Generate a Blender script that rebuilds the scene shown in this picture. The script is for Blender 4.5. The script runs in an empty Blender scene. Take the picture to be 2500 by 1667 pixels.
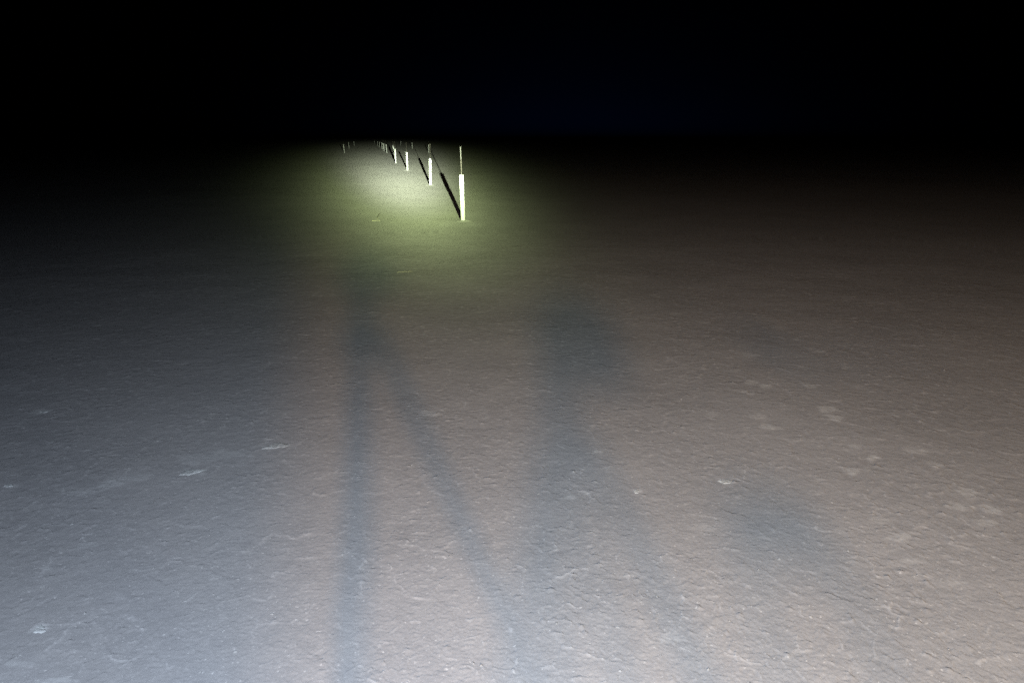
import bpy, bmesh, math, random
import numpy as np
from mathutils import Vector, Matrix

random.seed(7)
rng = np.random.default_rng(11)
scene = bpy.context.scene
C = scene.collection
R = math.radians

# ------------------------------------------------------------------ camera
CAM_H = 1.6
FOC = 24.0
FPX = FOC / 36.0 * 2500.0
PITCH = math.atan((833.5 - 336.0) / FPX)
cd = bpy.data.cameras.new('camera')
cam = bpy.data.objects.new('camera', cd)
C.objects.link(cam)
cd.lens = FOC
cd.sensor_width = 36.0
cd.clip_start = 0.05
cd.clip_end = 6000
cam.location = (0, 0, CAM_H)
cam.rotation_euler = (math.pi / 2 - PITCH, 0, 0)
scene.camera = cam

def gp(px, py):
    """ground point under a pixel of the 2500 x 1667 photograph"""
    u, v = (px - 1250.0) / FPX, (833.5 - py) / FPX
    fy = math.cos(PITCH) + v * math.sin(PITCH)
    fz = -math.sin(PITCH) + v * math.cos(PITCH)
    t = CAM_H / -fz
    return u * t, fy * t

# ------------------------------------------------------------------ night sky
world = bpy.data.worlds.new('World')
scene.world = world
world.use_nodes = True
wn = world.node_tree
wn.nodes.clear()
wo = wn.nodes.new('ShaderNodeOutputWorld')
wb = wn.nodes.new('ShaderNodeBackground')
# black night with lens glare painted in as a navy glow low over the horizon, a little right of the row of posts
def wmath(op, x, y):
    n = wn.nodes.new('ShaderNodeMath')
    n.operation = op
    for i, q in enumerate((x, y)):
        if isinstance(q, (int, float)):
            n.inputs[i].default_value = q
        else:
            wn.links.new(q, n.inputs[i])
    return n.outputs[0]
wtc = wn.nodes.new('ShaderNodeTexCoord')
wsx = wn.nodes.new('ShaderNodeSeparateXYZ')
wn.links.new(wtc.outputs['Generated'], wsx.inputs[0])
wdt = wn.nodes.new('ShaderNodeVectorMath')
wdt.operation = 'DOT_PRODUCT'
wn.links.new(wtc.outputs['Generated'], wdt.inputs[0])
GLOW_AZ = R(5.0)
wdt.inputs[1].default_value = (math.sin(GLOW_AZ), math.cos(GLOW_AZ), 0.0)
side = wmath('POWER', wmath('MAXIMUM', wdt.outputs['Value'], 0.0), 26.0)
low = wmath('POWER', 2.718, wmath('MULTIPLY', wmath('ABSOLUTE', wsx.outputs['Z'], 0.0), -11.0))
rise = wmath('SUBTRACT', 1.0, wmath('POWER', 2.718, wmath('MULTIPLY', wmath('ABSOLUTE', wsx.outputs['Z'], 0.0), -90.0)))
wb.inputs['Color'].default_value = (0.05, 0.22, 1.0, 1)
wn.links.new(wmath('ADD', wmath('MULTIPLY', wmath('MULTIPLY', wmath('MULTIPLY', side, low), rise), 0.0045), 0.00004), wb.inputs['Strength'])
wn.links.new(wb.outputs[0], wo.inputs[0])

scene.view_settings.view_transform = 'Standard'
scene.view_settings.look = 'None'
scene.view_settings.exposure = 0.0
scene.view_settings.gamma = 1.0
scene.view_settings.use_curve_mapping = False
scene.cycles.use_denoising = False
scene.cycles.use_light_tree = False
scene.cycles.max_bounces = 4
scene.cycles.diffuse_bounces = 2
scene.cycles.sample_clamp_indirect = 0.15

# ------------------------------------------------------------------ lamps of the night
def lamp_nodes(l):
    l.use_nodes = True
    nt = l.node_tree
    nt.nodes.clear()
    out = nt.nodes.new('ShaderNodeOutputLight')
    em = nt.nodes.new('ShaderNodeEmission')
    nt.links.new(em.outputs[0], out.inputs[0])
    tc = nt.nodes.new('ShaderNodeTexCoord')
    return nt, em, tc.outputs['Normal']

def mth(nt, op, a, b=None, clamp=False):
    n = nt.nodes.new('ShaderNodeMath')
    n.operation = op
    n.use_clamp = clamp
    for i, v in enumerate((a, b)):
        if v is None:
            continue
        if isinstance(v, (int, float)):
            n.inputs[i].default_value = v
        else:
            nt.links.new(v, n.inputs[i])
    return n.outputs[0]

def vdot(nt, v, d):
    n = nt.nodes.new('ShaderNodeVectorMath')
    n.operation = 'DOT_PRODUCT'
    nt.links.new(v, n.inputs[0])
    n.inputs[1].default_value = d
    return n.outputs['Value']

# the hand torch: one lamp whose reflector gives a hot core and a yellow-green corona
TORCH = Vector((0.76, -0.60, 1.565))
TORCH_AIM = Vector((-3.84, 25.0, 0.785))
TORCH_POWER = 280000.0
TORCH_OVAL = 0.74                # the reflector spreads the beam wider than it is high
# profile: angle off the axis in degrees -> log10 of relative intensity
TORCH_PROFILE = [(0, 0.0), (1, -0.046), (2, -0.2), (2.8, -0.42), (3.8, -0.76), (4.9, -1.09), (7, -1.73), (9, -2.3),
                 (11.2, -2.9), (15, -3.6), (20, -4.4), (30, -5.0)]
tl = bpy.data.lights.new('torch_beam', 'SPOT')
tl.energy = TORCH_POWER
tl.spot_size = R(70)
tl.spot_blend = 0.5
tl.shadow_soft_size = 0.022
to = bpy.data.objects.new('torch_beam', tl)
C.objects.link(to)
to.location = TORCH
to.rotation_euler = (TORCH_AIM - TORCH).to_track_quat('-Z', 'Y').to_euler()
nt, em, nrm = lamp_nodes(tl)
ax_ = mth(nt, 'MULTIPLY', vdot(nt, nrm, (1, 0, 0)), TORCH_OVAL)
ay_ = vdot(nt, nrm, (0, 1, 0))
sn = mth(nt, 'SQRT', mth(nt, 'ADD', mth(nt, 'MULTIPLY', ax_, ax_), mth(nt, 'MULTIPLY', ay_, ay_)))
ang = mth(nt, 'MULTIPLY', mth(nt, 'ARCSINE', sn), 180 / math.pi / 30.0, clamp=True)
fc = nt.nodes.new('ShaderNodeFloatCurve')
cur = fc.mapping.curves[0]
pts = [(a / 30.0, 1.0 + v / 5.0) for a, v in TORCH_PROFILE]
while len(cur.points) < len(pts):
    cur.points.new(0.5, 0.5)
for p, (x, y) in zip(cur.points, pts):
    p.location = (x, y)
    p.handle_type = 'AUTO_CLAMPED'
fc.mapping.update()
nt.links.new(ang, fc.inputs['Value'])
logi = mth(nt, 'MULTIPLY', mth(nt, 'SUBTRACT', fc.outputs[0], 1.0), 5.0)
nt.links.new(mth(nt, 'POWER', 10.0, logi), em.inputs['Strength'])
cr = nt.nodes.new('ShaderNodeValToRGB')
cr.color_ramp.elements[0].position = 0.0
cr.color_ramp.elements[0].color = (0.90, 1.0, 0.76, 1)
cr.color_ramp.elements[1].position = 0.4
cr.color_ramp.elements[1].color = (0.78, 1.0, 0.48, 1)
e = cr.color_ramp.elements.new(0.09)
e.color = (0.88, 1.0, 0.68, 1)
e = cr.color_ramp.elements.new(0.15)
e.color = (0.80, 1.0, 0.47, 1)
nt.links.new(ang, cr.inputs[0])
nt.links.new(cr.outputs[0], em.inputs['Color'])

# a cool lamp on the photographer's chest strap, and a warm floodlight behind him
# with a made-up cutoff in its emission, no light left of a vertical plane
def flood(name, loc, colour, power, radius, edge=None, soft=0.03):
    l = bpy.data.lights.new(name, 'POINT')
    l.energy = power
    l.color = colour
    l.shadow_soft_size = radius
    o = bpy.data.objects.new(name, l)
    C.objects.link(o)
    o.location = loc
    if edge is not None:
        nt, em, nrm = lamp_nodes(l)
        d = vdot(nt, nrm, (edge[0] / soft, edge[1] / soft, 0))
        s = nt.nodes.new('ShaderNodeMapRange')
        s.interpolation_type = 'SMOOTHSTEP'
        s.inputs['From Min'].default_value = -1.0
        s.inputs['From Max'].default_value = 1.0
        nt.links.new(d, s.inputs['Value'])
        nt.links.new(s.outputs[0], em.inputs['Strength'])
    return o

WARM_POS = (0.42, -2.3, 2.0)
COOL_POS = (-0.40, 0.12, 1.32)         # lamp clipped to the photographer's chest strap
WARM_EDGE_AZ = R(-15.8)          # direction of the added cutoff's edge, left of straight ahead
en = (math.cos(WARM_EDGE_AZ), -math.sin(WARM_EDGE_AZ))
flood('warm_floodlight', WARM_POS, (1.0, 0.56, 0.21), 640.0, 0.055, en, 0.045)
FILL_POS = (0.64, -0.70, 1.375)
flood('added_fill', FILL_POS, (1.0, 0.95, 0.87), 370.0, 0.05, (0.906, 0.423), 0.40)  # added fill lamp, brightens the lower right ground
flood('chest_lamp', COOL_POS, (0.66, 0.775, 1.0), 455.0, 0.03)

# ------------------------------------------------------------------ helpers
def material(name, col, rough=0.6, spec=0.5, noise=None):
    m = bpy.data.materials.new(name)
    m.use_nodes = True
    n = m.node_tree
    b = n.nodes['Principled BSDF']
    b.inputs['Roughness'].default_value = rough
    b.inputs['Specular IOR Level'].default_value = spec
    b.inputs['Base Color'].default_value = (*col, 1)
    if noise:
        scale, col2 = noise
        tx = n.nodes.new('ShaderNodeTexNoise')
        tx.inputs['Scale'].default_value = scale
        tx.inputs['Detail'].default_value = 5
        tcn = n.nodes.new('ShaderNodeTexCoord')
        n.links.new(tcn.outputs['Object'], tx.inputs['Vector'])
        mx = n.nodes.new('ShaderNodeMix')
        mx.data_type = 'RGBA'
        mx.inputs['A'].default_value = (*col, 1)
        mx.inputs['B'].default_value = (*col2, 1)
        mr = n.nodes.new('ShaderNodeMapRange')
        mr.inputs['From Min'].default_value = 0.35
        mr.inputs['From Max'].default_value = 0.7
        n.links.new(tx.outputs['Fac'], mr.inputs['Value'])
        n.links.new(mr.outputs[0], mx.inputs['Factor'])
        n.links.new(mx.outputs['Result'], b.inputs['Base Color'])
        bp = n.nodes.new('ShaderNodeBump')
        bp.inputs['Strength'].default_value = 0.3
        bp.inputs['Distance'].default_value = 0.002
        n.links.new(tx.outputs['Fac'], bp.inputs['Height'])
        n.links.new(bp.outputs[0], b.inputs['Normal'])
    return m

def link(name, me, mat=None, parent=None, smooth=True):
    o = bpy.data.objects.new(name, me)
    C.objects.link(o)
    if mat:
        me.materials.append(mat)
    if smooth and len(me.polygons):
        me.polygons.foreach_set('use_smooth', [True] * len(me.polygons))
    if parent:
        o.parent = parent
    return o

def tag(o, label=None, cat=None, group=None, kind=None):
    for k, v in (('label', label), ('category', cat), ('group', group), ('kind', kind)):
        if v:
            o[k] = v
    return o

def mesh_from_bm(name, bm):
    me = bpy.data.meshes.new(name)
    bm.to_mesh(me)
    bm.free()
    return me

def lathe(bm, prof, seg=24, wob=None):
    """surface of revolution about z; prof = [(r, z)]; wob(z) gives a sideways shift"""
    rings = []
    for r, z in prof:
        dx, dy = wob(z) if wob else (0, 0)
        rings.append([bm.verts.new((r * math.cos(2 * math.pi * k / seg) + dx,
                                    r * math.sin(2 * math.pi * k / seg) + dy, z)) for k in range(seg)])
    for a, b in zip(rings, rings[1:]):
        for k in range(seg):
            bm.faces.new((a[k], a[(k + 1) % seg], b[(k + 1) % seg], b[k]))
    return rings

def bar(bm, p, q, r0, r1=None, seg=10):
    p, q = Vector(p), Vector(q)
    r1 = r0 if r1 is None else r1
    qd = (q - p).to_track_quat('Z', 'Y')
    A = [bm.verts.new(p + qd @ Vector((r0 * math.cos(2 * math.pi * k / seg), r0 * math.sin(2 * math.pi * k / seg), 0))) for k in range(seg)]
    B = [bm.verts.new(q + qd @ Vector((r1 * math.cos(2 * math.pi * k / seg), r1 * math.sin(2 * math.pi * k / seg), 0))) for k in range(seg)]
    for k in range(seg):
        bm.faces.new((A[k], A[(k + 1) % seg], B[(k + 1) % seg], B[k]))
    bm.faces.new(A[::-1])
    bm.faces.new(B)

# ------------------------------------------------------------------ ground
def h2(ix, iy, s):
    v = (ix.astype(np.int64) * 374761393 + iy.astype(np.int64) * 668265263 + s * 974634777) & 0xffffffff
    v = ((v ^ (v >> 13)) * 1274126177) & 0xffffffff
    v = ((v ^ (v >> 16)) * 2246822519) & 0xffffffff
    return ((v ^ (v >> 15)) & 0xffffff) / float(0x1000000)

def vnoise(x, y, s):
    ix, iy = np.floor(x), np.floor(y)
    fx, fy = x - ix, y - iy
    ux, uy = fx * fx * fx * (fx * (fx * 6 - 15) + 10), fy * fy * fy * (fy * (fy * 6 - 15) + 10)
    def g(ax, ay):
        a = h2(ix + ax, iy + ay, s) * 2 * np.pi
        return np.cos(a) * (fx - ax) + np.sin(a) * (fy - ay)
    a = g(0, 0) * (1 - ux) + g(1, 0) * ux
    b = g(0, 1) * (1 - ux) + g(1, 1) * ux
    return (a * (1 - uy) + b * uy) * 1.5

def fbm(x, y, s, octv=3):
    o, a, t = 0, 1.0, 0
    for k in range(octv):
        o = o + a * vnoise(x * 2 ** k + 13.7 * k, y * 2 ** k - 7.1 * k, s + k)
        t += a
        a *= 0.5
    return o / t

def plates(x, y, s):
    """cells of dried crust: id hash, distance to the nearest border, offset from the cell's centre"""
    ix, iy = np.floor(x), np.floor(y)
    d1 = np.full(x.shape, 9.0); d2 = np.full(x.shape, 9.0)
    ci = np.zeros(x.shape); cx = np.zeros(x.shape); cy = np.zeros(x.shape)
    for ax in (-1, 0, 1):
        for ay in (-1, 0, 1):
            px = ix + ax + 0.1 + 0.8 * h2(ix + ax, iy + ay, s)
            py = iy + ay + 0.1 + 0.8 * h2(ix + ax, iy + ay, s + 1)
            d = np.hypot(x - px, y - py)
            n = d < d1
            d2 = np.where(n, d1, np.minimum(d2, d))
            ci = np.where(n, h2(ix + ax, iy + ay, s + 2), ci)
            cx = np.where(n, x - px, cx)
            cy = np.where(n, y - py, cy)
            d1 = np.where(n, d, d1)
    return ci, d2 - d1, cx, cy

rad = [0.3]
while rad[-1] < 0.95:
    rad.append(rad[-1] + 0.06)
while rad[-1] < 12.0:
    rad.append(rad[-1] + 0.0022 * rad[-1])
while rad[-1] < 4000.0:
    rad.append(rad[-1] * 1.05)
rad = np.array(rad)
FINE = R(52)
nfine = 860
az = np.concatenate([np.linspace(-FINE, FINE, nfine), np.linspace(FINE, 2 * np.pi - FINE, 50)[1:-1]])
nr, na = len(rad), len(az)
RR, AA = np.meshgrid(rad, az, indexing='ij')
X, Y = RR * np.sin(AA), RR * np.cos(AA)

def sstep(a, b, v):
    t = np.clip((v - a) / (b - a), 0, 1)
    return t * t * (3 - 2 * t)

near = 1 - sstep(9.0, 15.0, RR)
front = sstep(0.3, 0.5, np.cos(AA)) * sstep(0.9, 1.1, RR)
wx = X + 0.045 * fbm(X * 9, Y * 9, 3, 4)
wy = Y + 0.045 * fbm(X * 9 + 50, Y * 9, 5, 4)
ci, bd, cx, cy = plates(wx / 0.15, wy / 0.15, 21)
ci2, bd2, cx2, cy2 = plates(wx / 0.045 + 9, wy / 0.045, 41)
patch = 0.45 + 0.55 * sstep(-0.25, 0.35, fbm(X * 1.7, Y * 1.7, 61, 3))
brk = sstep(0.02, 0.22, fbm(X * 13, Y * 13, 71, 2))
brk2 = sstep(0.07, 0.22, fbm(X * 23 + 31, Y * 23, 81, 2))
wid = np.maximum(1.0, RR / 3.0)
lip = np.clip(1 - bd / (0.045 * wid), 0, 1) * brk * (0.4 + 0.6 * patch)
lip2 = np.clip(1 - bd2 / np.minimum(0.11 * wid, 0.3), 0, 1) ** 1.3 * brk2 * (0.3 + 0.7 * patch)
tilt = (np.cos(ci * 40) * cx + np.sin(ci * 40) * cy) * 0.0016
step_ = (ci - 0.5) * 0.0018 * brk
tilt2 = (np.cos(ci2 * 40) * cx2 + np.sin(ci2 * 40) * cy2) * 0.0022 * (0.3 + 0.7 * patch)
step2 = (ci2 - 0.5) * 0.0016 * (0.25 + 0.75 * patch) * sstep(-.1, .25, fbm(X * 7, Y * 7, 83, 2))
grain = 0.0020 * fbm(X * 88, Y * 88, 91, 2) + 0.0008 * fbm(X * 21, Y * 21, 95, 2) + 0.0015 * (0.3 - np.abs(vnoise(X * 52 + 3, Y * 52, 97)))
clod = np.clip(vnoise(X * 31, Y * 31, 99) - 0.5, 0, 1) * 0.016 * patch
swell = 0.010 * fbm(X * 0.6, Y * 0.6, 7, 2) + 0.004 * fbm(X * 2.4, Y * 2.4, 8, 2)
Z = (lip * 0.0034 + lip2 * 0.0024 + tilt + step_ + tilt2 + step2 + grain + clod) * near * front + swell * near
Z += 0.03 * fbm(X * 0.12, Y * 0.12, 17, 2) * sstep(3, 12, RR) * (1 - sstep(60, 120, RR))

# pale dusty scuffs: boot prints to the right, a scraped band to the left (photograph pixels: x, y, half-width, half-height, strength)
scuffs = [(1790, 905, 22, 6, .35), (1833, 935, 20, 8, .55), (1830, 868, 26, 8, .35), (1868, 942, 22, 6, .6), (1975, 942, 17, 6, .55),
          (1826, 960, 16, 6, .5), (1852, 1019, 26, 9, .45), (1877, 1041, 28, 9, .7), (2022, 1000, 30, 11, .6), (2040, 1021, 24, 9, .75),
          (2085, 1092, 26, 12, .35), (2130, 1118, 26, 8, .75), (2078, 1150, 18, 9, .6), (2120, 1145, 14, 8, .4), (2240, 1100, 30, 10, .4),
          (2278, 1132, 22, 9, .45), (2362, 1205, 36, 14, .5), (2345, 1235, 30, 14, .5), (2415, 1243, 24, 10, .6), (2400, 1275, 34, 11, .6),
          (2150, 1265, 34, 14, .3), (2190, 1308, 40, 12, .5), (1730, 1012, 24, 8, .3), (1700, 840, 20, 6, .3), (1720, 785, 18, 5, .3),
          (1650, 765, 20, 4, .3), (1770, 700, 20, 5, .25), (1900, 800, 22, 6, .25), (1990, 855, 22, 7, .25), (2060, 895, 20, 6, .25),
          (1500, 640, 22, 4, .25), (1390, 672, 24, 4, .25), (1600, 720, 20, 4, .22),
          (100, 1005, 26, 7, .5), (30, 950, 40, 5, .3), (1050, 1010, 26, 9, .45), (265, 1183, 40, 12, .45), (320, 1165, 60, 10, .35),
          (480, 1120, 60, 16, .3), (560, 1110, 60, 14, .3), (200, 1200, 40, 12, .35), (660, 1090, 46, 10, .25), (470, 1150, 40, 10, .4),
          (25, 1187, 24, 6, .5), (98, 1535, 26, 14, .6), (1560, 1197, 16, 7, .55), (1775, 1175, 28, 9, .6), (1390, 1212, 26, 8, .4),
          (1460, 1100, 14, 5, .4), (210, 1330, 30, 8, .3), (110, 1385, 24, 6, .4), (1640, 1560, 40, 14, .25), (2230, 1365, 40, 10, .3),
          (2330, 1420, 30, 9, .3), (1725, 1285, 40, 10, .25), (60, 1620, 40, 12, .3), (140, 1660, 60, 10, .4)]
wobx = 0.05 * fbm(X * 14, Y * 14, 111, 3)
woby = 0.05 * fbm(X * 14 + 9, Y * 14, 121, 3)
scuff = np.zeros(X.shape)
scr = 0.55 + 0.45 * sstep(-0.35, 0.25, fbm(X * 40, Y * 40, 131, 2))
for px, py, hw, hh, st in scuffs:
    gx, gy = gp(px, py)
    ex = abs(gp(px + hw, py)[0] - gx)
    ey = abs(gp(px, py - hh)[1] - gp(px, py + hh)[1]) / 2
    m = (np.abs(X - gx) < 3 * ex + 0.2) & (np.abs(Y - gy) < 3 * ey + 0.2)
    d = np.hypot((X[m] - gx + wobx[m] * ex / 0.06) / ex, (Y[m] - gy + woby[m] * ey / 0.06) / ey)
    scuff[m] = np.maximum(scuff[m], st * sstep(1.1, 0.55, d) * scr[m])
# faint straight scrapes that cross the flat at the feet of the nearest posts
for (x0, y0, x1, y1, w, st) in [(1065, 549, 1300, 545, .05, .5), (1010, 453, 1046, 453, .12, .5), (1066, 453, 1110, 454, .12, .3),
                                (960, 416, 1040, 417, .15, .3), (815, 383, 960, 376, .3, .35), (900, 513, 925, 513, .1, .25)]:
    ax, ay = gp(x0, y0); bx, by = gp(x1, y1)
    L = math.hypot(bx - ax, by - ay)
    tt = ((X - ax) * (bx - ax) + (Y - ay) * (by - ay)) / L
    ss = ((X - ax) * -(by - ay) + (Y - ay) * (bx - ax)) / L + 0.12 * vnoise(X * 1.3, Y * 1.3, 141)
    k = sstep(-0.1, 0.4, tt) * sstep(L + 0.1, L - 0.4, tt) * np.clip(1 - np.abs(ss) / (w * 2), 0, 1)
    scuff = np.maximum(scuff, st * k * (0.4 + 0.6 * sstep(-0.3, 0.3, vnoise(X * 3.1, Y * 3.1, 151))))
Z += scuff * 0.0015 * near * front

nv = nr * na
co = np.empty((nv + 1, 3), np.float32)
co[:nv, 0] = X.ravel(); co[:nv, 1] = Y.ravel(); co[:nv, 2] = Z.ravel()
co[nv] = (0, 0, Z[0].mean())
i0 = (np.arange(nr - 1)[:, None] * na + np.arange(na)[None, :])
i1 = (np.arange(nr - 1)[:, None] * na + (np.arange(na)[None, :] + 1) % na)
quads = np.stack([i0, i0 + na, i1 + na, i1], -1).reshape(-1, 4)[:, ::-1]
tris = np.stack([np.full(na, nv), (np.arange(na) + 1) % na, np.arange(na)], -1)
me = bpy.data.meshes.new('ground')
me.vertices.add(nv + 1)
me.vertices.foreach_set('co', co.ravel())
nl = quads.size + tris.size
me.loops.add(nl)
me.loops.foreach_set('vertex_index', np.concatenate([quads.ravel(), tris.ravel()]).astype(np.int32))
npoly = len(quads) + len(tris)
me.polygons.add(npoly)
me.polygons.foreach_set('loop_start', np.concatenate([np.arange(len(quads)) * 4, len(quads) * 4 + np.arange(len(tris)) * 3]).astype(np.int32))
me.polygons.foreach_set('use_smooth', np.ones(npoly, bool))
me.update(calc_edges=True)
me.validate()
for nm, arr in (('scuff', scuff), ('lip', np.clip(0.9 * lip + 0.55 * lip2, 0, 1) * near * front)):
    at = me.attributes.new(nm, 'FLOAT', 'POINT')
    at.data.foreach_set('value', np.append(arr.ravel(), 0).astype(np.float32))

def ground_material():
    m = bpy.data.materials.new('dry_mud')
    m.use_nodes = True
    n = m.node_tree
    L = n.links.new
    b = n.nodes['Principled BSDF']
    b.inputs['Roughness'].default_value = 0.9
    b.inputs['Specular IOR Level'].default_value = 0.15
    if 'Diffuse Roughness' in b.inputs:
        b.inputs['Diffuse Roughness'].default_value = 0.5
    tc = n.nodes.new('ShaderNodeTexCoord').outputs['Object']
    def noise(scale, det, rough=0.6, vec=tc):
        t = n.nodes.new('ShaderNodeTexNoise')
        t.inputs['Scale'].default_value = scale
        t.inputs['Detail'].default_value = det
        t.inputs['Roughness'].default_value = rough
        L(vec, t.inputs['Vector'])
        return t.outputs['Fac']
    def rng_(v, a, b_, c, d):
        r = n.nodes.new('ShaderNodeMapRange')
        for k, q in zip(('From Min', 'From Max', 'To Min', 'To Max'), (a, b_, c, d)):
            r.inputs[k].default_value = q
        L(v, r.inputs['Value'])
        return r.outputs[0]
    def mix(f, A, B):
        x = n.nodes.new('ShaderNodeMix')
        x.data_type = 'RGBA'
        for k, q in (('Factor', f), ('A', A), ('B', B)):
            if isinstance(q, tuple):
                x.inputs[k].default_value = (*q, 1) if k != 'Factor' else q
            elif isinstance(q, (int, float)):
                x.inputs[k].default_value = q
            else:
                L(q, x.inputs[k])
        return x.outputs['Result']
    def attr(nm):
        a = n.nodes.new('ShaderNodeAttribute')
        a.attribute_name = nm
        return a.outputs['Fac']
    big = rng_(noise(0.9, 4), 0.35, 0.65, 0, 1)
    mid = rng_(noise(14, 5), 0.35, 0.7, 0, 1)
    fine = rng_(noise(150, 4, 0.7), 0.3, 0.7, 0, 1)
    c = mix(big, (0.225, 0.22, 0.21), (0.275, 0.268, 0.255))
    c = mix(mth(n, 'MULTIPLY', mid, 0.45), c, (0.32, 0.31, 0.29))
    c = mix(mth(n, 'MULTIPLY', fine, 0.55), c, (0.18, 0.175, 0.165))
    c = mix(mth(n, 'MULTIPLY', attr('lip'), 0.4, clamp=True), c, (0.50, 0.49, 0.46))
    c = mix(mth(n, 'MULTIPLY', attr('scuff'), 0.75, clamp=True), c, (0.46, 0.46, 0.43))
    fl = rng_(noise(70, 2, 0.5), 0.66, 0.74, 0, 0.7)
    c = mix(fl, c, (0.42, 0.41, 0.38))
    dk = rng_(noise(38, 3, 0.6), 0.30, 0.24, 0, 0.5)
    c = mix(dk, c, (0.12, 0.115, 0.11))
    L(c, b.inputs['Base Color'])
    # fine relief
    hsum = mth(n, 'ADD', mth(n, 'MULTIPLY', noise(85, 6, 0.68), 0.6), mth(n, 'MULTIPLY', noise(330, 3, 0.6), 0.25))
    bp = n.nodes.new('ShaderNodeBump')
    bp.inputs['Strength'].default_value = 0.65
    bp.inputs['Distance'].default_value = 0.006
    L(hsum, bp.inputs['Height'])
    L(bp.outputs[0], b.inputs['Normal'])
    return m
MUD = ground_material()
ground = link('ground', me, MUD, smooth=False)
tag(ground, kind='structure')

def gz(x, y):
    """height of the ground mesh at the nearest of its points"""
    r, a = math.hypot(x, y), math.atan2(x, y)
    i = int(np.clip(np.searchsorted(rad, r), 0, nr - 1))
    j = int(np.argmin(np.abs((az - a + np.pi) % (2 * np.pi) - np.pi)))
    return float(Z[i, j])

# ------------------------------------------------------------------ marker posts
WHITE = material('white_plastic', (0.60, 0.61, 0.60), 0.5, 0.3, (9.0, (0.53, 0.54, 0.52)))
RODM = material('weathered_steel', (0.055, 0.05, 0.042), 0.8, 0.1, (30.0, (0.035, 0.032, 0.027)))
SLEEVE = material('pale_sleeve', (0.065, 0.063, 0.058), 0.8, 0.1, (20.0, (0.05, 0.05, 0.046)))

TUBE_H, TUBE_R = 0.90, 0.043

def tube_mesh(hq, rq, seg=28):
    bm = bmesh.new()
    w = 0.004
    lathe(bm, [(rq - w, -0.04), (rq, -0.04), (rq, 0.3 * hq), (rq * 1.004, 0.6 * hq), (rq, hq - 0.008),
               (rq - 0.0015, hq - 0.002), (rq - w * 0.5, hq), (rq - w, hq - 0.003), (rq - w, hq - 0.12), (rq - w, -0.04)], seg)
    return mesh_from_bm('tube', bm)

def rod_mesh(hq, rq):
    bm = bmesh.new()
    bend = lambda z: (0.004 * math.sin(z * 2.1), 0.003 * math.sin(z * 1.7 + 1))
    rg = lathe(bm, [(rq, z) for z in np.linspace(-0.05, hq - 0.003, 10)] + [(rq * 0.7, hq)], 10, bend)
    bm.faces.new(rg[-1])
    return mesh_from_bm('rod', bm)

me_tube = tube_mesh(TUBE_H, TUBE_R)
me_tube.materials.append(WHITE)
bm = bmesh.new()
lathe(bm, [(0.20, -0.02), (0.15, 0.004), (0.10, 0.014), (0.07, 0.022), (0.05, 0.024), (0.04, 0.0)], 18)
for v_ in bm.verts:
    f_ = random.uniform(0.75, 1.3) if v_.co.xy.length > 0.06 else 1
    v_.co.x *= f_; v_.co.y *= f_; v_.co.z *= random.uniform(0.6, 1.3)
me_soil = mesh_from_bm('soil_collar', bm)
me_soil.materials.append(MUD)
me_rods = {}
def rod_for(h, r):
    k = (round(h, 2), round(r, 4))
    if k not in me_rods:
        me_rods[k] = rod_mesh(*k)
        me_rods[k].materials.append(RODM)
    return me_rods[k]

GRP = 'white marker posts standing in rows on the mud flat'
# base x, base y, top-of-tube x, top y (photograph pixels), rod height, rod radius, label
posts = [
    (1130.4, 539.5, 1126.4, 425.0, 1.435, .010, 'nearest and tallest white marker post, its thick rod sleeved pale near the top'),
    (1050.9, 452.8, 1049.8, 387.3, 1.385, .0065, 'second nearest white post, thin rod above it passing beside a far post'),
    (995.0, 416.7, 993.3, 371.2, 1.37, .006, 'third white post back in the middle row, long dark shadow left'),
    (966.5, 399.8, 966.2, 364.4, 1.375, .006, 'fourth white post back, partly hiding two more posts behind its left edge'),
    (963.0, 388.8, 962.5, 359.6, 1.35, .006, 'post just behind the fourth white post, only its upper part showing'),
    (960.6, 381.0, 959.6, 355.4, 1.35, .006, 'post peeking out left of the pair of bright posts, farthest of that cluster'),
    (944.5, 374.8, 944.7, 352.1, 1.3, .006, 'brightest single far post, right end of the tight run of far posts'),
    (937.8, 369.9, 938.0, 351.0, 1.3, .006, 'far post right of two others, next to the gap before the brightest far post'),
    (935.0, 367.2, 935.2, 349.7, 1.3, .006, 'far post in the middle of the three standing close together'),
    (931.9, 363.4, 932.2, 348.7, 1.3, .006, 'leftmost of the three far posts standing close together'),
    (926.3, 359.6, 926.5, 346.6, 1.3, .006, 'dim far post right of another dim one, left of the close trio'),
    (922.0, 356.8, 922.0, 344.8, 1.3, .006, 'dim far post second from the far end of the middle row'),
    (914.0, 351.6, 913.9, 343.9, 1.3, .006, 'faintest post, at the far end of the middle row by the dark horizon'),
    (840.9, 374.4, 841.2, 352.4, 1.3, .006, 'nearest and brightest of the three posts at the left edge of the beam'),
    (852.5, 363.8, 852.3, 347.3, 1.3, .006, 'middle of the three posts at the left edge of the beam'),
    (864.4, 356.2, 863.6, 344.6, 1.3, .006, 'farthest and dimmest of the three posts at the left edge of the beam'),
    (1046.8, 374.6, 1047.1, 353.4, 1.3, .006, 'grey far post seen just left of the second nearest post\'s rod'),
    (1006.4, 364.2, 1006.4, 349.2, 1.3, .006, 'grey far post between the third post and the second nearest post'),
    (978.5, 356.8, 978.5, 346.4, 1.3, .006, 'small dim far post between the fourth and third white posts'),
]
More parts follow.
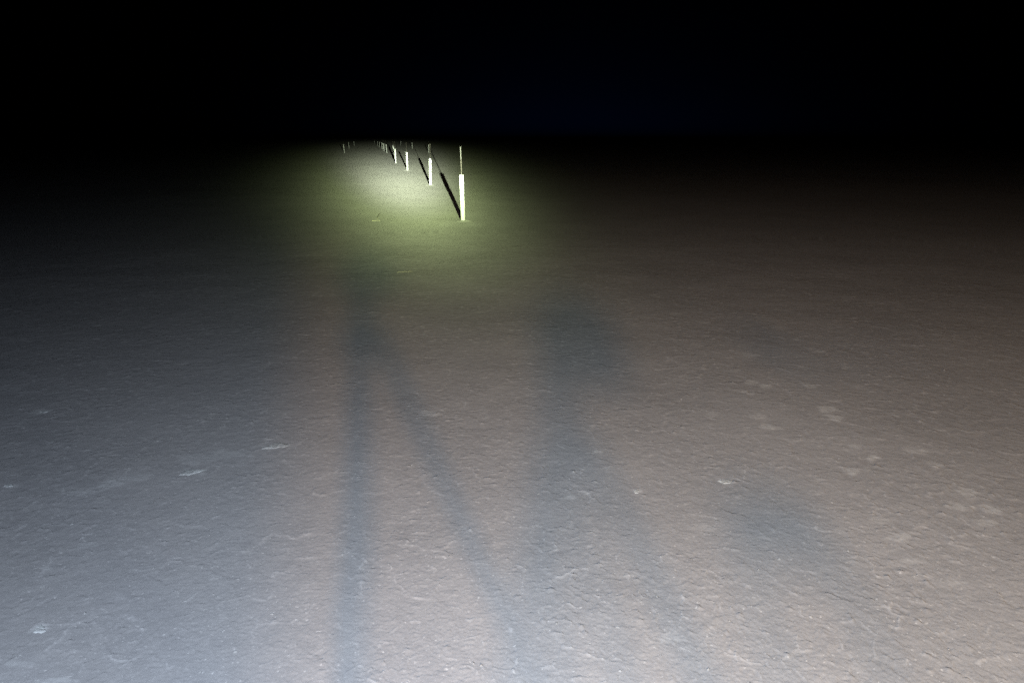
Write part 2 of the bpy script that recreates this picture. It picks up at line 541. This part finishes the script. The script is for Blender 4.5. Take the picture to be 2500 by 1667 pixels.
for i, (bx, by, tx, ty, rh, rr, lab) in enumerate(posts):
    x, y = gp(bx, by)
    root = bpy.data.objects.new('marker_post', None)
    C.objects.link(root)
    root.empty_display_size = 0.2
    root.location = (x, y, gz(x, y))
    # sideways lean read off the photograph, against what the pitched camera makes of an upright post
    zc = y * math.cos(PITCH) + CAM_H * math.sin(PITCH)
    zt = y * math.cos(PITCH) + (CAM_H - TUBE_H) * math.sin(PITCH)
    upright = 1250 + x / zt * FPX
    root.rotation_euler = ((0.012 * math.sin(i * 2.3)), max(-.05, min(.05, (tx - upright) / FPX * zt / TUBE_H)), 0.7 * i)
    tag(root, lab, 'post', GRP)
    # far posts of the row are a little wider sleeves of the same tube
    t = bpy.data.objects.new('tube', me_tube)
    C.objects.link(t)
    t.parent = root
    so = bpy.data.objects.new('soil_collar', me_soil)
    C.objects.link(so)
    so.parent = root
    k = bpy.data.objects.new('rod', rod_for(rh, rr))
    C.objects.link(k)
    k.parent = root
    if i == 0:
        bm = bmesh.new()
        bend = lambda z: (0.004 * math.sin(z * 2.1), 0.003 * math.sin(z * 1.7 + 1))
        rg = lathe(bm, [(0.0103, 1.20), (0.0112, 1.203)] + [(0.0112, z) for z in np.linspace(1.21, 1.436, 6)] + [(0.010, 1.442)], 12, bend)
        bm.faces.new(rg[-1])
        s = link('rod_sleeve', mesh_from_bm('rod_sleeve', bm), SLEEVE, root)

# ------------------------------------------------------------------ loose flakes of crust and straws lying on the mud
FLAKE = material('pale_crust', (0.52, 0.53, 0.49), 0.9, 0.1, (60.0, (0.38, 0.38, 0.36)))
def flake(outline, lift, label, cat='mud flake', grp=None):
    """thin, slightly curled chip; outline in photograph pixels"""
    P = [Vector((*gp(px, py), 0)) for px, py in outline]
    c = sum(P, Vector()) / len(P)
    dense = []
    for a, b in zip(P, P[1:] + P[:1]):
        for k in range(4):
            p = a.lerp(b, k / 4)
            j = (b - a).length * 0.06 if k else 0
            dense.append(p + Vector((random.uniform(-j, j), random.uniform(-j, j), 0)))
    mx = max((p - c).length for p in dense)
    bm = bmesh.new()
    top = []
    levels = (1.0, 0.75, 0.4, 0.0)
    base = sum(gz(p.x, p.y) for p in dense + [c]) / (len(dense) + 1) + 0.0004
    rings = []
    for s in levels[:-1]:
        rings.append([bm.verts.new((p.x - c.x) * s * 1 and Vector(((p.x - c.x) * s, (p.y - c.y) * s,
                      (-0.0025 if s == 1.0 else 0.0018 + 0.3 * lift * s) + random.uniform(-.0008, .0008))) or Vector((0, 0, 0.004))) for p in dense])
    mid = bm.verts.new((0, 0, 0.0018))
    under = [bm.verts.new(v.co - Vector((0, 0, 0.020))) for v in rings[0]]
    nn = len(dense)
    for a, b in zip(rings, rings[1:]):
        for k in range(nn):
            bm.faces.new((a[k], a[(k + 1) % nn], b[(k + 1) % nn], b[k]))
    for k in range(nn):
        bm.faces.new((rings[-1][k], rings[-1][(k + 1) % nn], mid))
        bm.faces.new((under[k], under[(k + 1) % nn], rings[0][(k + 1) % nn], rings[0][k]))
    bm.faces.new(under[::-1])
    bmesh.ops.recalc_face_normals(bm, faces=bm.faces)
    o = link('mud_flake', mesh_from_bm('mud_flake', bm), FLAKE, smooth=False)
    o.location = (c.x, c.y, base + 0.001)
    tag(o, label, cat, grp)
    return o
FG = 'pale loose flakes of dried crust'
flake([(632, 1096), (655, 1087), (677, 1081), (695, 1083), (712, 1087), (700, 1092), (690, 1094), (684, 1092), (668, 1097), (645, 1097)], .001,
      'large pale flake with a pointed right end, right end of the scraped band', grp=FG)
flake([(434, 1160), (440, 1152), (462, 1145), (485, 1146), (505, 1146), (494, 1151), (475, 1155), (460, 1160)], .001,
      'pale flat flake with a ragged upper edge, lower left of the pointed flake', grp=FG)
flake([(79, 1545), (86, 1530), (97, 1523), (110, 1528), (113, 1540), (104, 1545)], .001,
      'small rounded pale flake near the lower left corner', grp=FG)
flake([(8, 1187), (20, 1182), (36, 1183), (34, 1188), (16, 1190)], .001, 'narrow pale flake at the left edge of the flat', grp=FG)
flake([(1752, 1171), (1768, 1168), (1790, 1171), (1786, 1178), (1766, 1179)], .001, 'crumbly cream coloured flake on the warm lit right half', grp=FG)
flake([(1546, 1197), (1554, 1193), (1562, 1196), (1558, 1203), (1549, 1202)], .001, 'tiny pale grey flake left of the cream coloured flake', grp=FG)
flake([(95, 1007), (110, 1003), (118, 1005), (108, 1008)], .001, 'slim pale flake high on the left, above the scraped band', grp=FG)

STRAW = material('dry_straw', (0.34, 0.32, 0.24), 0.8, 0.2)
def straw(a, b, rad_, label, bend=0.03):
    p, q = Vector((*gp(*a), 0)), Vector((*gp(*b), 0))
    c = (p + q) / 2
    n = Vector((-(q - p).y, (q - p).x, 0)).normalized()
    bm = bmesh.new()
    pts = [p.lerp(q, k / 6) + n * bend * math.sin(k / 6 * math.pi) + Vector((0, 0, rad_ * 0.8 + 0.006 * (k % 2))) for k in range(7)]
    prev = None
    for k, s in enumerate(pts):
        rr = rad_ * (1.0 - 0.5 * k / 6)
        ring = [bm.verts.new(s - c + Vector((n.x * rr * math.cos(t), n.y * rr * math.cos(t), rr * math.sin(t)))) for t in
                [2 * math.pi * j / 6 for j in range(6)]]
        if prev:
            for j in range(6):
                bm.faces.new((prev[j], prev[(j + 1) % 6], ring[(j + 1) % 6], ring[j]))
        else:
            bm.faces.new(ring[::-1])
        prev = ring
    bm.faces.new(prev)
    bmesh.ops.recalc_face_normals(bm, faces=bm.faces)
    o = link('dry_straw', mesh_from_bm('dry_straw', bm), STRAW)
    o.location = (c.x, c.y, gz(c.x, c.y))
    tag(o, label, 'straw', 'dry straws lying on the flat')
straw((908, 539), (929, 538.5), .008, 'short pale straw lying crosswise, left of the nearest post', .01)
straw((922, 534), (929, 520), .007, 'pale straw pointing away, left of the nearest post', .02)
straw((969, 668), (1008, 665.5), .006, 'long pale straw lying alone in front of the lit patch', .01)

# crumbs of mud, too many to count
def crumbs():
    base = [(1, 0, 0), (-.9, .1, 0), (.1, 1, 0), (0, -.95, .05), (.05, .1, .75), (.6, .6, .35), (-.55, -.6, .4)]
    fcs = [(0, 5, 4), (5, 2, 4), (2, 1, 4), (1, 6, 4), (6, 3, 4), (3, 0, 4), (0, 2, 5)]
    V, F = [], []
    r_ = random.Random(5)
    for k in range(650):
        px, py = r_.uniform(-200, 2700), 760 + 940 * r_.random() ** 0.8
        x, y = gp(px, py)
        s = (0.0015 + 0.007 * r_.random() ** 6) * (1.0 + 0.04 * y)
        a = r_.uniform(0, 6.28)
        i = len(V)
        z0 = gz(x, y) - 0.2 * s
        for bx, by, bz in base:
            j = 1 + r_.uniform(-.3, .3)
            V.append((x + s * j * (bx * math.cos(a) - by * math.sin(a)), y + s * j * (bx * math.sin(a) + by * math.cos(a)), z0 + s * bz * j))
        F += [tuple(i + q for q in f) for f in fcs]
    m = bpy.data.meshes.new('mud_crumbs')
    m.from_pydata(V, [], F)
    o = link('mud_crumbs', m, CRUMB, smooth=False)
    tag(o, 'tiny pale crumbs of dry mud scattered over the flat', None, None, 'stuff')
CRUMB = material('mud_crumb', (0.29, 0.285, 0.265), 0.9, 0.1)
crumbs()

# ------------------------------------------------------------------ what stands behind the camera and throws the coloured shadows: a person, three tripods
SKIN = material('skin', (0.45, 0.28, 0.20), 0.5, 0.4)
JACKET = material('dark_jacket', (0.05, 0.06, 0.09), 0.8, 0.2, (40.0, (0.04, 0.045, 0.06)))
TROUSER = material('grey_trousers', (0.08, 0.08, 0.085), 0.85, 0.2, (50.0, (0.06, 0.06, 0.065)))
HAIR = material('dark_hair', (0.03, 0.02, 0.015), 0.7, 0.3)
SHOE = material('brown_boots', (0.07, 0.045, 0.03), 0.6, 0.3)

def person(loc, face, stance, hands, label, h=1.74, girth=1.0):
    """one continuous skinned figure; stance = x of left and right foot; hands = the two wrist points, all local"""
    k = h / 1.74
    P, E, Rd = [], [], []
    def v(p, r, to=None):
        P.append((p[0] * k, p[1] * k, p[2] * k)); Rd.append(r * k * girth)
        if to is not None:
            E.append((to, len(P) - 1))
        return len(P) - 1
    pel = v((0, 0, 0.96), .135)
    wa = v((0, 0.01, 1.10), .125, pel)
    ch = v((0, 0.0, 1.30), .145, wa)
    sh = v((0, 0, 1.42), .11, ch)
    nk = v((0, 0.01, 1.50), .056, sh)
    hd = v((0, 0.03, 1.58), .078, nk)
    tp = v((0, 0.025, 1.67), .082, hd)
    v((0, 0.02, 1.73), .045, tp)
    v((0, 0.115, 1.60), .014, hd)
    for sx, fx, hnd in ((-1, stance[0], hands[0]), (1, stance[1], hands[1])):
        hip = v((sx * .10, 0, 0.88), .095, pel)
        kn = v((sx * .10 * .45 + fx * .55, 0.02, 0.50), .064, hip)
        cf = v((sx * .10 * .25 + fx * .75, -.02, 0.36), .060, kn)
        an = v((fx, -.02, 0.09), .044, cf)
        he = v((fx, 0.03, 0.045), .045, an)
        v((fx + .02 * sx, 0.19, 0.035), .036, he)
        s = v((sx * .19, 0, 1.40), .066, sh)
        hv = Vector(hnd)
        sv = Vector((sx * .19, 0, 1.40))
        mid = (sv + hv) / 2 + Vector((sx * .06, -.05, -.08))
        el = v(mid, .045, s)
        wr = v(hv, .028, el)
        d = (hv - mid).normalized()
        pm = hv + d * .06
        pa = v(pm, .034, wr)
        side = d.cross(Vector((0, 0, 1))).normalized()
        for f in range(4):
            o = (f - 1.5) * .019
            b0 = v(pm + d * .04 + side * o, .011, pa)
            b1 = v(pm + d * (.075 + .008 * (f in (1, 2))) + side * o * 1.1 + Vector((0, 0, -.012)), .009, b0)
            v(pm + d * (.095 + .01 * (f in (1, 2))) + side * o * 1.1 + Vector((0, 0, -.035)), .0075, b1)
        t0 = v(pm - d * .01 + side * -.042 * sx, .012, pa)
        v(pm + d * .035 + side * -.06 * sx + Vector((0, 0, -.01)), .010, t0)
    m = bpy.data.meshes.new('person')
    m.from_pydata(P, E, [])
    o = bpy.data.objects.new('person', m)
    C.objects.link(o)
    sk = o.modifiers.new('skin', 'SKIN')
    sk.use_smooth_shade = True
    for i, r in enumerate(Rd):
        m.skin_vertices[0].data[i].radius = (r, r)
        m.skin_vertices[0].data[i].use_root = (i == 0)
    sb = o.modifiers.new('smooth', 'SUBSURF')
    sb.levels = sb.render_levels = 1
    dg = bpy.context.evaluated_depsgraph_get()
    me2 = bpy.data.meshes.new_from_object(o.evaluated_get(dg))
    o.modifiers.clear()
    o.data = me2
    me2.materials.clear()
    for mm in (SKIN, JACKET, TROUSER, SHOE, HAIR):
        me2.materials.append(mm)
    wr = [Vector(q) * k for q in hands]
    for p in me2.polygons:
        c = p.center
        z = c.z / k
        i = 1
        if z < .10: i = 3
        elif z < .93: i = 2
        elif z > 1.47 and c.xy.length < .16: i = 4 if (z > 1.66 or (z > 1.57 and c.y < 0)) else 0
        if min((c - w).length for w in wr) < .13 and z > .6 and c.xy.length > .15: i = 0
        p.material_index = i
        p.use_smooth = True
    o.location = loc
    o.rotation_euler = (0, 0, face)
    tag(o, label, 'person', 'people standing behind the camera')
    return o

person((-0.56, -0.42, 0), R(-8), (-.13, .14), ((-.10, .30, 1.22), (.13, .32, 1.22)), 'person in dark jacket with a chest lamp, standing left behind the camera', 1.76)

# three cameras on tripods: the one this view is taken from, one behind it and one to the right
BLACK = material('black_metal', (.02, .02, .022), .45, .4)
RUBBER = material('black_rubber', (.015, .015, .015), .8, .3)
def tripod(loc, top, feet, label):
    """loc = ground point under the apex, feet = three foot points relative to it"""
    r0 = bpy.data.objects.new('camera_tripod', None)
    C.objects.link(r0)
    r0.location = (loc[0], loc[1], 0)
    tag(r0, label, 'tripod', 'camera tripods standing behind the view')
    bm = bmesh.new()
    lathe(bm, [(0, -.05), (.045, -.05), (.05, -.03), (.05, 0), (.03, .02), (.02, .03), (.02, .055), (.04, .06), (.04, .072), (0, .072)], 18)
    bmesh.ops.translate(bm, vec=(0, 0, top), verts=bm.verts)
    link('head', mesh_from_bm('head', bm), BLACK, r0)
    bm = bmesh.new()
    bar(bm, (0, 0, top - .42), (0, 0, top - .04), .014)
    link('centre_column', mesh_from_bm('centre_column', bm), BLACK, r0)
    for fx, fy in feet:
        d_ = Vector((fx, fy, 0))
        P0 = d_.normalized() * .045 + Vector((0, 0, top - .03))
        F0 = d_ + Vector((0, 0, .015))
        bm = bmesh.new()
        for t0, t1, rr in ((0, .40, .0185), (.36, .72, .0155), (.68, 1, .0125)):
            bar(bm, P0.lerp(F0, t0), P0.lerp(F0, t1), rr)
        for t0 in (.385, .70):
            bar(bm, P0.lerp(F0, t0 - .02), P0.lerp(F0, t0 + .02), .022)
        lg = link('leg', mesh_from_bm('leg', bm), BLACK, r0, smooth=False)
        bm = bmesh.new()
        bar(bm, F0 + Vector((0, 0, .025)), F0 - Vector((0, 0, .02)), .017, .02)
        link('rubber_foot', mesh_from_bm('rubber_foot', bm), RUBBER, lg)

def still_camera(loc, pitch, label, w=.14, hh=.10, lens=.10):
    r0 = bpy.data.objects.new('still_camera', None)
    C.objects.link(r0)
    r0.location = loc
    r0.rotation_euler = (-pitch, 0, 0)
    tag(r0, label, 'camera', 'cameras on tripods')
    bm = bmesh.new()
    bmesh.ops.create_cube(bm, size=1)
    bmesh.ops.scale(bm, vec=(w, .06, hh), verts=bm.verts)
    bmesh.ops.bevel(bm, geom=bm.edges[:], offset=.012, segments=3, affect='EDGES')
    link('body', mesh_from_bm('body', bm), BLACK, r0)
    bm = bmesh.new()
    bmesh.ops.create_cube(bm, size=1)
    bmesh.ops.scale(bm, vec=(.055, .05, .035), verts=bm.verts)
    bmesh.ops.bevel(bm, geom=bm.edges[:], offset=.01, segments=2, affect='EDGES')
    bmesh.ops.translate(bm, vec=(0, 0, hh / 2 + .014), verts=bm.verts)
    link('viewfinder', mesh_from_bm('viewfinder', bm), BLACK, r0)
    if lens:
        bm = bmesh.new()
        lathe(bm, [(0, 0), (.034, 0), (.034, .03), (.038, .035), (.038, lens * .8), (.04, lens), (.034, lens), (.032, lens - .02), (0, lens - .03)], 20)
        bmesh.ops.rotate(bm, cent=(0, 0, 0), matrix=Matrix.Rotation(-math.pi / 2, 3, 'X'), verts=bm.verts)
        bmesh.ops.translate(bm, vec=(0, .028, 0), verts=bm.verts)
        link('lens', mesh_from_bm('lens', bm), BLACK, r0)

tripod((-.055, -.09), 1.45, ((-.21, .50), (.60, .24), (.06, -.52)), 'black tripod directly under this view\'s camera')
still_camera((-.02, -.16, 1.60), PITCH, 'black camera on the tripod at the viewpoint', lens=.05)
tripod((.385, -.62), 1.42, ((-.60, .30), (.40, .26), (-.36, -.45)), 'black tripod half a metre behind the viewpoint')
still_camera((.445, -.64, 1.56), 0.1, 'large black camera with battery grip on the tripod behind', w=.15, hh=.13, lens=.14)
tripod((.64, -.78), 1.08, ((.12, .42), (-.45, .12), (.30, -.38)), 'lower black tripod to the right behind the viewpoint')

# made-up panel and bracket on the third tripod, shaped to throw a shadow; then the torch
pn = bpy.data.objects.new('shadow_panel', None)
C.objects.link(pn)
pn.location = (.64, -.78, 1.375)
tag(pn, 'made-up small black panel on the lower tripod, shaped for its shadow', 'shadow panel')
bm = bmesh.new()
bmesh.ops.create_cube(bm, size=1)
bmesh.ops.scale(bm, vec=(.105, .03, .075), verts=bm.verts)
bmesh.ops.bevel(bm, geom=bm.edges[:], offset=.006, segments=2, affect='EDGES')
link('housing', mesh_from_bm('housing', bm), BLACK, pn)
bm = bmesh.new()
for sx in (-1, 1):
    bar(bm, (sx * .062, 0, -.22), (sx * .062, 0, .01), .009)
bar(bm, (-.068, 0, -.22), (.068, 0, -.22), .009)
link('shadow_yoke', mesh_from_bm('shadow_yoke', bm), BLACK, pn)

bm = bmesh.new()
lathe(bm, [(0, -.10), (.010, -.10), (.011, -.095), (.010, -.02), (.011, 0.0), (.016, .03), (.017, .055), (.015, .055), (.013, .05), (.0, .045)], 20)
t = link('hand_torch', mesh_from_bm('hand_torch', bm), BLACK)
t.location = TORCH - (TORCH_AIM - TORCH).normalized() * 0.075
t.rotation_euler = (TORCH_AIM - TORCH).to_track_quat('Z', 'Y').to_euler()
tag(t, 'small black torch clamped beside the large camera, pointing along the posts', 'torch')
bm = bmesh.new()
bar(bm, (0, -.09, 0), (-.23, -.09, -.01), .004)
br = link('clamp', mesh_from_bm('clamp', bm), BLACK, t)
br.matrix_parent_inverse = Matrix.Identity(4)
br.rotation_euler = (math.pi / 2, 0, 0)
br.location = (0, -.0, -.0)
